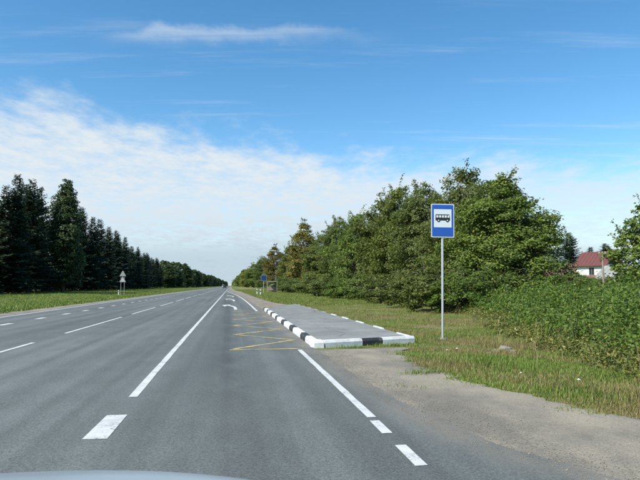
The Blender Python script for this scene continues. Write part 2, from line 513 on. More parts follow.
road = strip_sheet('road', yr, lambda y: LEFT_EDGE + jit(y, .05, 1.), lambda y: redge(y) + jit(y, .05, 2.) * (1 - sst(y, 12.6, 13.2) * (1 - sst(y, 34, 36))), lambda X, Y: X * 0,
                   M['asphalt'], 90, lambda X, Y: np.clip(sst(redge(Y) - X, .75, .0) * .95 + sst(X - LEFT_EDGE, .5, 0) * .7 + .22 * sst(X, 1.4, 1.9) * sst(Y, 12, 20), 0, 1))
tag(road, 'wide grey asphalt road', kind='structure')
yg = np.concatenate([np.arange(-12, 13.3, .15)])
gr = strip_sheet('gravel_shoulder', yg, lambda y: redge(y) - .5, lambda y: gout(y) + jit(y, .16, 4.), lambda X, Y: np.minimum(-.007 + .012 * sst(X - redge(Y), .3, 1.2) * (1 + wob(X, Y, 2.)), .02) + np.maximum(0, hgt(X, Y) + .022), M['gravel'], 26)
tag(gr, 'grey gravel shoulder in front of the bus platform', kind='structure')
yg2 = np.concatenate([np.arange(33, 120, .5), np.arange(120, 400, 6), [900, 3000]])
g2 = strip_sheet('sandy_shoulder', yg2, lambda y: redge(y) - .4, lambda y: np.where(y < 41, 1.95 + (y - 33) * .36, gout(y)) + jit(y, .14, 4.), lambda X, Y: np.full_like(X, -.006) + np.maximum(0, hgt(X, Y) + .022), M['gravel'], 8)
tag(g2, 'sandy shoulder along the road beyond the bus platform', kind='structure')
yg3 = np.concatenate([np.arange(5, 120, 1.), np.arange(120, 400, 8), [900, 3000]])
g3 = strip_sheet('far_shoulder', yg3, lambda y: -12.4 + jit(y, .2, 3.), lambda y: LEFT_EDGE + .4 + y * 0, lambda X, Y: np.full_like(X, -.008), M['gravel'], 4)
tag(g3, 'narrow gravel shoulder beyond the oncoming lanes', kind='structure')

# road markings: painted pieces, each a part of the road
PZ = .004


def marking(name, pts, mat, z=PZ):
    me = bpy.data.meshes.new(name); me.from_pydata([(x, y, 0) for x, y in pts], [], [tuple(range(len(pts)))]); me.materials.append(mat)
    o = obj(name, me, road, (0, 0, z)); return o


def long_line(name, xf, y0, y1, w, mat, step=4.):
    n = max(2, int((y1 - y0) / step) + 1); yy = np.linspace(y0, y1, n)
    rag = lambda p: jit(yy * 2.3, .006, p)
    v = np.concatenate([np.stack([xf(yy) - w / 2 + rag(1), yy, yy * 0], 1), np.stack([xf(yy) + w / 2 + rag(2), yy, yy * 0], 1)])
    f = np.stack([np.arange(n - 1), np.arange(n - 1) + n, np.arange(1, n) + n, np.arange(1, n)], 1)
    return obj(name, fast_mesh(name, v, f, mat), road, (0, 0, PZ))


LX = -1.29
# wide short dash of the bus bay entry, then the solid line
marking('wide_dash', [(LX - .13, 5.9), (LX + .11, 5.89), (LX + .12, 6.92), (LX - .11, 6.93)], M['white'])
marking('wide_dash', [(LX - .13, 1.9), (LX + .11, 1.9), (LX + .12, 2.92), (LX - .11, 2.92)], M['white'])
long_line('bay_line', lambda y: LX + y * 0, 8.0, 260, .115, M['white'], .7)
for k in range(40):
    y0 = 262 + k * 12; long_line('lane_dash', lambda y: LX + y * 0, y0, y0 + 9, .14, M['white'], 9)
for k in range(-1, 45):
    y0 = 6.7 + k * 12.0 + (0 if k < 1 else .1)
    long_line('centre_dash', lambda y: -5.12 + y * 0, y0, y0 + 9.2, .11, M['white'], 1.0)
for k in range(0, 34):
    y0 = 10.8 + k * 4.05
    marking('short_dash', [(-8.72, y0), (-8.49, y0), (-8.48, y0 + 1.15), (-8.72, y0 + 1.13)], M['white'])
long_line('far_edge_line', lambda y: -10.72 + y * 0 + np.where(y > 140, np.minimum((y - 140) / 80, 1) * 1.6, 0), 4, 900, .14, M['white'], 3.)
# near edge line: half-metre dashes and then solid up to the platform
for y0, y1 in ((3.6, 4.1), (4.62, 5.23), (5.66, 6.2)):
    marking('edge_dash', [(1.535, y0), (1.645, y0), (1.65, y1), (1.54, y1)], M['white'])
long_line('edge_line', lambda y: 1.605 + y * 0, 6.36, 13.2, .105, M['white'], .5)
long_line('merge_line', lambda y: np.interp(y, [33, 44, 58, 71, 86, 101, 125, 160], [1.52, 1.5, 1.42, 1.24, .95, .5, -.3, -1.1]), 33.2, 160, .14, M['white'], 1.5)
# yellow zigzag of the bus stop
zz = [(.1 if k % 2 == 0 else 1.72, 13.6 + 1.95 * k) for k in range(0, 12)]


def seg(name, p, q, w, mat):
    p, q = Vector(p), Vector(q); d = (q - p).normalized(); n = Vector((-d.y, d.x)) * w / 2
    e = d * w * .25
    marking(name, [tuple(v) for v in (p - n - e, q - n + e, q + n + e, p + n - e)], mat, PZ + (.0 if zig[0] % 2 else .0025)); zig[0] += 1


zig = [0]
seg('zigzag_stroke', (.02, 13.36), (1.62, 13.40), .12, M['yellow'])
for a, b in zip(zz[:-1], zz[1:]): seg('zigzag_stroke', a, b, .12, M['yellow'])
seg('zigzag_stroke', (.05, zz[-1][1] + .35), (1.7, zz[-1][1] + .3), .12, M['yellow'])


# merge arrows curving to the left
def arrow(y0, s):
    pts = []
    c = [(.30, 0), (.30, 1.6), (.24, 2.9), (.05, 4.0), (-.18, 4.7)]
    half = [.09, .09, .10, .10, .10]
    L = [(x - h, y) for (x, y), h in zip(c, half)]; Rr = [(x + h * 1.2, y + (.25 if i > 2 else 0)) for i, ((x, y), h) in enumerate(zip(c, half))]
    pts = Rr + [(-.02, 6.0), (-.66, 5.5), (-.42, 3.4)] + L[::-1]
    marking('arrow_marking', [(x, y0 + y * s) for x, y in pts], M['white'])


arrow(35.3, 1.6); arrow(54.5, 1.75); arrow(74.5, 1.75)

# ------------------------------------------------------------------ bus platform with painted kerb stones
KX0, KX1, KH = 1.98, 4.80, .155
plat_pts = [(KX0 + .14, 13.95), (KX1 - .06, 14.72), (KX1 - .06, 42), (KX0 + .14, 34.6)]
pm = MB().prism(plat_pts, 'z', -.02, KH - .03).mesh('bus_platform', M['platform'])
a = pm.attributes.new('dirt', 'FLOAT', 'POINT'); a.data.foreach_set('value', np.full(len(pm.vertices), .25, dtype=np.float32))
platform = tag(obj('bus_platform', pm), 'raised grey asphalt bus platform with painted kerb', kind='structure')


def kerbstone(p, q, w, h, mat, lab=None, side=1):
    """a stone from p to q along its front edge; depth w to the given side, front top edge chamfered"""
    p, q = Vector(p), Vector(q); L = (q - p).length; ang = math.atan2(q.y - p.y, q.x - p.x)
    pr = [(0, -.03), (0, h * .62), (side * .035, h), (side * w, h), (side * w, -.03)]
    g = .006
    m = MB().prism([(a_, b_) for a_, b_ in pr], 'x', g, L - g)
    o = obj('kerbstone', m.mesh('kerbstone', mat), platform, (p.x, p.y, random.uniform(-.006, .006)), (random.uniform(-.012, .012), 0, ang + random.uniform(-.004, .004)))
    if lab: o['label'] = lab
    return o


y = 14.02; k = 0
while y < 34:
    wht = k % 2 == 0
    L = 1.98 if wht else 1.12
    if k == 0: L = 1.0
    kerbstone((KX0, y), (KX0 - .004 * (L), y + L), .16, KH + .01, M['kerb_white' if wht else 'kerb_black'], None, -1)
    y += L; k += 1
KEND = y
# rounded corner stone
cpts = [(KX0 + .28, 13.64), (KX0 + .04, 13.62), (KX0 - .03, 13.72), (KX0 - .02, 14.01), (KX0 + .15, 14.01), (KX0 + .28, 13.90)]
n = len(cpts); cx = sum(p[0] for p in cpts) / n; cyy = sum(p[1] for p in cpts) / n
cm = MB().add([(x, y_, -.03) for x, y_ in cpts] + [(x, y_, KH * .65) for x, y_ in cpts] + [(cx + (x - cx) * .8, cyy + (y_ - cyy) * .8, KH + .012) for x, y_ in cpts],
              [tuple(range(n - 1, -1, -1)), tuple(range(2 * n, 3 * n))] + [(i, (i + 1) % n, n + (i + 1) % n, n + i) for i in range(n)] + [(n + i, n + (i + 1) % n, 2 * n + (i + 1) % n, 2 * n + i) for i in range(n)])
cm.build('kerbstone', M['kerb_white'], platform)
f0, f1 = Vector((KX0 + .30, 13.66)), Vector((4.86, 14.50))
for a0, a1, mt in ((0, .40, 'kerb_white'), (.40, .625, 'kerb_black'), (.625, 1.0, 'kerb_white')):
    kerbstone(f0.lerp(f1, a0), f0.lerp(f1, a1), .16, KH, M[mt])
y = 14.66; k = 0
while y < 41.5:
    L = 1.15 if k % 2 == 0 else 1.55
    mt = ('kerb_white' if y < 27 else 'kerb_grey') if k % 2 == 0 else 'kerb_grey'
    hh = KH + .005 if k % 2 == 0 else KH - .03
    kerbstone((KX1 + .03, y), (KX1 + .03, min(y + L, 42)), .09, hh, M[mt], None, 1); y += L; k += 1

# ------------------------------------------------------------------ bus stop sign
sx, sy = pix_ground(443, 340)
z0 = float(hgt(sx, sy)); ztop = height_for(sx, sy, 204)
bs = thing('bus_stop_sign', 'blue and white bus stop sign on a thin steel post beside the gravel', 'sign', (sx, sy, z0), R(-6))
PT = ztop - z0
bs.rotation_euler = (R(.4), R(.7), R(-6))
MB().tube((0, .03, -.1), (0, .03, .05), .15, .11, 11).build('footing', M['kerb_grey'], bs)
MB().tube((0, .03, -.3), (0, .03, PT - .06), .032, .032, 14).build('post', M['steel'], bs, smooth=False)
MB().tube((0, .03, PT - .06), (0, .03, PT - .045), .034, .02, 14).build('post_cap', M['steel'], bs)
pw, phh = .66, .95


def rrect(cx_, cz, w, h, r, n=4):
    pts = []
    for qx, qz, a0 in ((1, 1, 0), (-1, 1, 90), (-1, -1, 180), (1, -1, 270)):
        for i in range(n + 1):
            t = R(a0 + 90 * i / n)
            pts.append((cx_ + qx * (w / 2 - r) + r * math.cos(t), cz + qz * (h / 2 - r) + r * math.sin(t)))
    return pts


pc = PT - phh / 2
panel = MB().prism(rrect(0, pc, pw, phh, .03), 'y', -.012, -.003).build('panel', M['sign_back'], bs)
MB().prism(rrect(0, pc, pw - .06, phh - .06, .025), 'y', -.0155, -.0125).build('blue_field', M['sign_blue'], panel)
wz = PT - .155 - .255
MB().prism(rrect(0, wz, .50, .51, .004), 'y', -.0195, -.0162).build('white_field', M['sign_white'], panel)
# bus pictogram: body with cut-out windows, wheels
bz = wz + .015
bm = MB()
by0, by1 = -.0232, -.0202
bm.prism([(-.205, bz - .075), (.205, bz - .075), (.205, bz + .005), (-.205, bz + .005)], 'y', by0, by1)
bm.prism([(-.205, bz + .075), (.185, bz + .075), (.190, bz + .095), (-.19, bz + .095)], 'y', by0, by1)
for wx in (-.205, -.125, -.045, .035, .115, .187):
    bm.prism([(wx, bz + .005), (wx + .018, bz + .005), (wx + (.018 if wx < .18 else .004), bz + .075), (wx, bz + .075)], 'y', by0, by1)
bm.build('bus_pictogram', M['sign_black'], panel)
for wx in (-.12, .13):
    w = MB().prism([(wx + .045 * math.cos(t), bz - .075 + .045 * math.sin(t)) for t in np.linspace(0, 2 * math.pi, 20)[:-1]], 'y', -.0272, -.0242)
    w.build('bus_wheel', M['sign_black'], panel)
    MB().prism([(wx + .018 * math.cos(t), bz - .075 + .018 * math.sin(t)) for t in np.linspace(0, 2 * math.pi, 12)[:-1]], 'y', -.0305, -.0282).build('bus_wheel_hub', M['sign_white'], panel)
for cz in (PT - .22, PT - .70):
    MB().box(-.05, .05, -.002, .07, cz - .02, cz + .02).build('clamp', M['steel'], bs)


# ------------------------------------------------------------------ foliage generators
def leaf_quads(pos, nrm, size, asp=.55, fold=.0):
    """rhombic leaves: pos (n,3), nrm (n,3), size (n,)"""
    n = len(pos)
    nrm = nrm / np.linalg.norm(nrm, axis=1, keepdims=True)
    r = rng.normal(size=(n, 3)); a = np.cross(nrm, r); a /= np.linalg.norm(a, axis=1, keepdims=True); b = np.cross(nrm, a)
    s = size[:, None]
    v = np.stack([pos - a * s, pos + b * s * asp - a * s * .12, pos + a * s, pos - b * s * asp - a * s * .12], 1)
    return v.reshape(-1, 3), np.arange(n * 4).reshape(n, 4)


def limb(mb, p, q, r0, r1, n=6, segs=3, bend=.12):
    p, q = Vector(p), Vector(q); L = (q - p).length; pts = [p]
    for i in range(1, segs):
        pts.append(p.lerp(q, i / segs) + Vector((random.uniform(-1, 1), random.uniform(-1, 1), random.uniform(-.3, 1))) * L * bend * .5)
    pts.append(q)
    for i in range(segs):
        mb.tube(pts[i], pts[i + 1], r0 + (r1 - r0) * i / segs, r0 + (r1 - r0) * (i + 1) / segs, n, i == segs - 1)


def broadleaf(h, rad, base, nclump, per, leaf, prof, seed, lean=0., tips=0, clump=(.45, .95)):
    """returns trunk mesh builder and leaf arrays; prof(t) = crown radius share at height share t"""
    global rng
    rng = np.random.default_rng(seed); random.seed(seed)
    mb = MB(); tr = .020 * h
    top = Vector((lean * h * .3, 0, h * .86))
    pts = [Vector((0, 0, -.3)), Vector((random.uniform(-.1, .1), random.uniform(-.1, .1), h * .2)), Vector((lean * .1 * h, random.uniform(-.2, .2), h * .5)), top]
    for i in range(3): mb.tube(pts[i], pts[i + 1], tr * (1 - .3 * i), tr * (1 - .3 * (i + 1)), 9, i == 2)
    zs_ = [p.z for p in pts]

    def axis(z):
        return (float(np.interp(z, zs_, [p.x for p in pts])), float(np.interp(z, zs_, [p.y for p in pts])), z)
    V = []; Nn = []; S = []
    # lobes give the crown an uneven outline
    nl = 11; la = rng.uniform(0, 6.28, nl); lt = rng.uniform(.1, .95, nl); lw = rng.uniform(.16, .44, nl)
    for c in range(nclump):
        t = rng.beta(1.25, 1.15); ang = rng.uniform(0, 6.2832)
        rr = prof(t) * rad
        bump_ = 1 - .22 + np.sum(lw * np.exp(-((np.angle(np.exp(1j * (ang - la)))) ** 2) / .28 - ((t - lt) ** 2) / .02))
        frac = rng.uniform(.25, 1.0) ** .55
        d = rr * bump_ * frac
        cpos = np.array([math.cos(ang) * d + lean * t * h * .3, math.sin(ang) * d, base + t * (h - base) * (1 + .03 * rng.normal())])
        cr = rng.uniform(*clump) * (.75 + .25 * rr / rad) * (1.0 if t < .85 else .72)
        if c % 4 == 0:
            zt = max(.15 * h, cpos[2] * .62)
            zt = min(zt, h * .8)
            limb(mb, axis(zt), tuple(cpos), tr * .34 * (1 - t * .5), .015, 4, 3)
        m = int(per * rng.uniform(.6, 1.35) * (cr / np.mean(clump)) ** 1.6)
        q = rng.normal(size=(m, 3)); q /= np.linalg.norm(q, axis=1, keepdims=True)
        rad_ = rng.uniform(0, 1, m) ** .42
        q = q * rad_[:, None] * np.array([1, 1, .62]) * cr
        q[:, 2] -= .10 * (q[:, 0] ** 2 + q[:, 1] ** 2)
        out = np.array([math.cos(ang) * .7, math.sin(ang) * .7, .35])
        V.append(cpos + q); Nn.append(out * .7 + q / cr * .5 + np.array([0, 0, .55]) + rng.normal(size=(m, 3)) * .55); S.append(rng.uniform(.65, 1.3, m) * leaf)
    for c in range(tips):             # long shoots that stick out of the outline
        t = rng.uniform(.35, 1.0); ang = rng.uniform(0, 6.28); rr = prof(min(t, .97)) * rad
        p0 = np.array([math.cos(ang) * rr * .8, math.sin(ang) * rr * .8, base + t * (h - base)])
        dv = np.array([math.cos(ang) * .55, math.sin(ang) * .55, rng.uniform(.35, 1.1)]); L = rng.uniform(.5, 1.2)
        mb.tube(axis(min(h * .82, max(.1 * h, p0[2] * .7))), tuple(p0), .02, .014, 4, False); mb.tube(tuple(p0 - dv * .02), tuple(p0 + dv * L), .015, .006, 4)
        m = int(per * .3); s = rng.uniform(0, 1, m)
        V.append(p0 + dv * (s * L)[:, None] + rng.normal(size=(m, 3)) * .10); Nn.append(rng.normal(size=(m, 3)) + np.array([0, 0, .6])); S.append(rng.uniform(.6, 1.1, m) * leaf)
    return mb, np.concatenate(V), np.concatenate(Nn), np.concatenate(S)


def make_tree(name, mb, V, N_, S, leafmat, barkmat, label, cat='tree', group=None, asp=.55):
    t = thing(name, label, cat, (0, 0, 0), 0, group)
    mb.build('trunk', barkmat, t)
    v, f = leaf_quads(V, N_, S, asp)
    obj('crown', fast_mesh('crown', v, f, leafmat), t)
    return t


egg = lambda t: max(.05, (math.sin(math.pi * min(1, (t * .86 + .14) ** .8))) ** .62)
dome = lambda t: max(.06, (1 - t ** 2.6) ** .55) * (.72 + .28 * min(1, t / .3))
col_ = lambda t: max(.06, (1 - t ** 3.2) ** .6) * (.8 + .2 * min(1, t / .3))
cone_ = lambda t: max(.06, (1 - t) ** .7) * (.75 + .25 * min(1, t / .2))

# right-hand row -----------------------------------------------------------
GR = 'leafy trees in the row right of the road'


def stand(t, px, py, dep=None, X=None, h0=10., r0=4., r=None, rz=0):
    x, y = at_depth(px, dep) if dep else at_lateral(px, X)
    z = float(hgt(x, y)); H = height_for(x, y, py) - z
    t.location = (x, y, z); s = H / h0; w = s if r is None else r / r0
    t.scale = (w, w, s); t.rotation_euler = (0, 0, rz)
    return t


big = make_tree('broadleaf_tree', *broadleaf(10, 4.6, .5, 470, 150, .086, lambda t: max(.06, (1 - t ** 1.45) ** .72) * (.8 + .2 * min(1, t / .25)), 3, 0., 44, (.42, 1.0)), M['leaf_a'], M['bark'], 'big rounded leafy green tree just right of the bus stop sign', group=GR)
stand(big, 503, 180, dep=35.5, h0=10, r0=4.6, r=5.35)
tall = make_tree('broadleaf_tree', *broadleaf(10.5, 4.0, .5, 360, 130, .095, egg, 5, .02, 30, (.5, 1.0)), M['leaf_b'], M['bark'], 'tallest leafy tree, its top behind and above the bus stop sign', group=GR)
stand(tall, 468, 172, dep=41, h0=10.5, r0=4.0, r=3.7, rz=1)
p3 = make_tree('broadleaf_tree', *broadleaf(10, 3.6, .4, 270, 140, .098, col_, 8, .0, 26, (.5, 1.0)), M['leaf_o'], M['bark'], 'upright leafy tree immediately left of the bus stop sign panel', group=GR)
stand(p3, 424, 186, dep=46, h0=10, r0=3.6, r=3.1, rz=2.2)
p4 = make_tree('broadleaf_tree', *broadleaf(10, 3.4, .4, 240, 130, .108, egg, 12, .03, 26, (.5, 1.0)), M['leaf_a'], M['bark'], 'leafy green tree second to the left of the bus stop sign', group=GR)
stand(p4, 398, 189, X=15.2, h0=10, r0=3.4, r=3.0)
py_t = make_tree('broadleaf_tree', *broadleaf(12, 3.0, .6, 240, 95, .135, egg, 21, .0, 30, (.5, 1.05)), M['leaf_y'], M['bark'], 'yellowing tree with a thin tip in the row right of the road', group=GR)
stand(py_t, 304, 224, X=14.2, h0=12, r0=3.0, r=4.0)
p5 = make_tree('broadleaf_tree', *broadleaf(10, 3.2, .4, 225, 125, .112, dome, 17, .0, 22, (.5, 1.0)), M['leaf_b'], M['bark'], 'bushy green tree third to the left of the bus stop sign', group=GR)
stand(p5, 381, 201, X=14.6, h0=10, r0=3.2, r=2.9, rz=.5)
more = [(p4, 10, 3.4, 357, 215, 14.6, 3.2, 'round-topped leafy tree halfway along the right-hand row'),
        (p3, 10, 3.6, 339, 219, 15.0, 3.3, 'green tree of the right-hand row, second right of the yellowing tree'),
        (p5, 10, 3.2, 324, 235, 13.8, 3.4, 'low bushy tree of the right-hand row, just right of the yellowing tree'),
        (p4, 10, 3.4, 290, 246, 14.2, 3.8, 'olive tree of the right-hand row just left of the yellowing tree'),
        (py_t, 12, 3.0, 274, 247, 13.8, 4.2, 'brownish tree behind the far blue sign in the right-hand row'),
        (p3, 10, 3.6, 263, 257, 13.4, 4.8, 'tree of the right-hand row just left of the far blue sign'),
        (p5, 10, 3.2, 254, 264, 13.2, 6., 'third tree from the far end of the right-hand row'),
        (py_t, 12, 3.0, 247, 270, 12.6, 6.5, 'second tree from the far end of the right-hand row'),
        (p4, 10, 3.4, 241.5, 275, 12.0, 7., 'farthest tree of the right-hand row where the road vanishes')]
for i, (src, h0, r0, px, py, X, r, lab) in enumerate(more):
    c = copy_thing(src, (0, 0, 0), 0, label=lab, group=GR)
    stand(c, px, py, X=X, h0=h0, r0=r0, r=r, rz=1.7 * i + .6)
# second rank fills the gaps behind the row
for i in range(16):
    X = 21 + 2.5 * (i % 3); Y = 44 + i * 10
    c = copy_thing((p3, p4, p5)[i % 3], (X, Y, .1), i * 2.1, (1.25, 1.25, .82 + .05 * (i % 4)), 'leafy tree standing behind the front of the right-hand row', 'trees behind the right-hand row')
# trees at the right edge and beyond the thicket
edge_t = make_tree('broadleaf_tree', *broadleaf(6.5, 2.3, .6, 130, 80, .10, egg, 31, .0, 22, (.34, .62)), M['leaf_a'], M['bark'], 'young leafy tree cut off by the right edge of the picture')
stand(edge_t, 650, 205, dep=27, h0=6.5, r0=2.3, r=1.9)

# spruces ------------------------------------------------------------------
def spruce(h, rad, bare, seed, dens=1.0):
    rg = np.random.default_rng(seed); random.seed(seed)
    mb = MB().tube((0, 0, -.3), (0, 0, h * .5), .012 * h, .008 * h, 8, False).tube((0, 0, h * .5), (0, 0, h * .97), .008 * h, .01, 7)
    V, F = [], []
    z = bare
    while z < h * .985:
        t = z / h
        nb = int(rg.integers(7, 11) * dens) if t < .85 else 7
        for b in range(nb):
            ang = rg.uniform(0, 6.2832); L = (rad * (1 - t) ** .8 * rg.uniform(.5, 1.15) + .3) * (1 if t > .12 else .8)
            zz_ = z + rg.uniform(-.35, .35)
            d = np.array([math.cos(ang), math.sin(ang), 0]); sd_ = np.array([-d[1], d[0], 0])
            slope = -.42 + .85 * t
            ns = max(2, int(L / .27))
            for s in range(ns):
                u = (s + .6) / ns; c = d * L * u + np.array([0, 0, zz_ + slope * L * u + .18 * L * u * u])
                w = (.30 + .32 * (1 - u)) * min(1, .45 + L / 3)
                for sg in (-1, 1, 0):
                    if sg == 0: e = d * w * .8 + np.array([0, 0, -rg.uniform(.15, .5) * w])
                    else: e = sd_ * sg * w + d * w * .55 + np.array([0, 0, -rg.uniform(-.25, .75) * w])
                    pn = np.array([e[1], -e[0], rg.uniform(-.6, .6)]); pn /= np.linalg.norm(pn) + 1e-6
                    h2 = pn * w * .26
                    i0 = len(V); V += [c - h2 * .6, c + e * .5 - h2, c + e, c + e * .5 + h2]; F.append((i0, i0 + 1, i0 + 2, i0 + 3))
        z += rg.uniform(.26, .42) * (1 if t < .7 else .72)
    i0 = len(V)
    for a_ in (0, 1.57):
        e = np.array([math.cos(a_), math.sin(a_), 0]) * .05; tp = np.array([0, 0, h])
        V += [tp - e - [0, 0, .9], tp + e - [0, 0, .9], tp + e * .2, tp - e * .2]; F.append((i0, i0 + 1, i0 + 2, i0 + 3)); i0 += 4
    return mb, np.array(V), np.array(F)


GL = 'trees along the front of the left forest'
sp = []
for s_, (h, rad, bare) in enumerate([(18, 4.3, 1.7), (18, 3.7, 1.3), (18, 4.8, 1.0), (18, 4.0, 2.2)]):
    mb, V, F = spruce(h, rad, bare, 40 + s_)
    t = thing('spruce_tree', 'dark spruce', 'tree', (0, 0, 0), 0, GL)
    mb.build('trunk', M['bark_s'], t)
    obj('crown', fast_mesh('crown', V, F, M['needle']), t); sp.append(t)
asp_ = make_tree('broadleaf_tree', *broadleaf(18, 4.2, 1.2, 430, 80, .19, lambda t: max(.05, (1 - t) ** .52) * (.8 + .2 * min(1, t / .25)), 51, .0, 16, (.7, 1.25)), M['leaf_left'], M['bark'], 'broad greener leafy tree with rounded top among the left spruces', group=GL)
stand(asp_, 63, 183, X=-34, h0=18, r0=4.2, r=5.2)

left = [(2, 186, -37, 0, 'dark spruce cut by the left edge of the picture'),
        (13, 174, -36, 1, 'tallest pointed spruce near the left edge of the forest'),
        (20, 183, -38, 2, 'dark spruce close behind the tallest pointed spruce on the left'),
        (28, 180, -36, 0, 'pointed spruce between the tallest spruce and the broad leafy tree'),
        (36, 187, -38, 3, 'dark spruce touching the left side of the broad leafy tree'),
        (79, 206, -37, 2, 'dark spruce touching the right side of the broad leafy tree'),
        (91, 217, -35, 1, 'first pointed spruce right of the broad leafy tree, standing clear'),
        (98, 219, -36, 3, 'second pointed spruce right of the broad leafy tree'),
        (107, 227, -36, 0, 'spruce rising behind and left of the twin triangle signs'),
        (115, 230, -37, 2, 'spruce rising straight behind the twin triangle signs'),
        (124, 237, -35, 1, 'pointed spruce just right of the twin triangle signs'),
        (131, 246, -36, 3, 'short spruce second right of the twin triangle signs'),
        (137, 247, -35, 0, 'pointed spruce third right of the twin triangle signs'),
        (144, 256, -36, 2, 'low spruce in the dip of the left forest skyline'),
        (153, 259, -35, 1, 'slim spruce before the far leafy trees on the left'),
        (160, 264, -35, 3, 'low far spruce beside the far leafy trees on the left')]
used = set()
for px, py, X, k, lab in left:
    t = sp[k] if k not in used else copy_thing(sp[k], (0, 0, 0))
    used.add(k)
    t['label'] = lab
    stand(t, px, py, X=X, h0=18, r0=3, r=None, rz=px * .37)
    t.scale[0] = t.scale[1] = t.scale[2] * random.uniform(.95, 1.2)
for px, py, X, r, lab in [(168, 266, -34, 6.5, 'rounded leafy tree on the left where spruces end'),
                          (176, 269, -34, 6, 'small leafy tree left of the far tall leafy tree'),
                          (185, 264, -33, 7.5, 'tall leafy tree standing out far along the left forest'),
                          (195, 270, -32, 7, 'first leafy tree right of the far tall one on the left'),
                          (204, 274, -31, 7, 'second leafy tree right of the far tall one on the left'),
                          (212, 278, -29, 7, 'second last leafy tree of the left forest near the vanishing road'),
                          (219, 280, -27, 8, 'last leafy tree of the left forest where the road vanishes')]:
    c = copy_thing(asp_, (0, 0, 0), label=lab, group=GL)
    stand(c, px, py, X=X, h0=18, r0=4.2, r=r, rz=px * .6)
# deeper ranks of the forest
random.seed(5)
for i in range(150):
    X = -40.5 - 5.5 * (i % 4) + random.uniform(-2, 2); Y = 62 + (i // 4) * 7.0 + random.uniform(-3, 3)
    s = random.uniform(.78, .96)
    copy_thing(sp[i % 4], (X, Y, .1), i * 1.3, (s * 1.15, s * 1.15, s), 'dark spruce deep in the forest behind the front trees', 'spruces deep in the left forest')
# spruces behind the houses on the right
for px, py, dep, k, lab in [(571, 233, 135, 0, 'spruce standing left of the red-roofed house'), (592, 247, 150, 1, 'small far spruce peeking over the red roof, left one'),
                            (607, 243, 150, 2, 'far spruce rising right behind the red roof ridge'), (618, 249, 160, 3, 'far spruce behind the grey shed'),
                            (584, 254, 170, 3, 'small far spruce left above the red roof')]:
    c = copy_thing(sp[k], (0, 0, 0), label=lab, group='spruces behind the houses')
    stand(c, px, py, dep=dep, h0=18, r0=3, r=None, rz=px)
    c.scale[0] = c.scale[1] = c.scale[2] * 1.7


# far wood that closes the view at the vanishing point: one mass
def far_wood(name, x0, x1, y0, y1, n, hmin, hmax, mat, label):
    rg = np.random.default_rng(77)
    V = []; N_ = []; S = []
    for i in range(n):
        u = (i + .5) / n; y = y0 * (y1 / y0) ** u; x = x0 + (x1 - x0) * u + rg.uniform(-5, 5); h = rg.uniform(hmin, hmax); w = h * .32
        m = 420; tt = rg.beta(1.2, 1.2, m); an = rg.uniform(0, 6.28, m); rr = w * np.sqrt(np.clip(1 - tt ** 2.4, .02, 1)) * rg.uniform(.3, 1.1, m) ** .5
        p = np.stack([x + np.cos(an) * rr, y + np.sin(an) * rr * 2, tt * h], 1)
        V.append(p); N_.append(rg.normal(size=(m, 3)) + np.stack([np.cos(an), np.sin(an), np.full(m, .4)], 1) * 1.2); S.append(rg.uniform(.5, 1.1, m) * (.9 + y / 1200))
    v, f = leaf_quads(np.concatenate(V), np.concatenate(N_), np.concatenate(S), .7)
    tag(obj(name, fast_mesh(name, v, f, mat)), label, 'forest', kind='stuff')


far_wood('far_wood', -42, -24, 330, 2500, 90, 13, 18, M['leaf_left'], 'distant wood left of the vanishing road')
far_wood('far_wood', 17, 12, 420, 2500, 80, 12, 16, M['leaf_b'], 'distant wood right of the vanishing road')

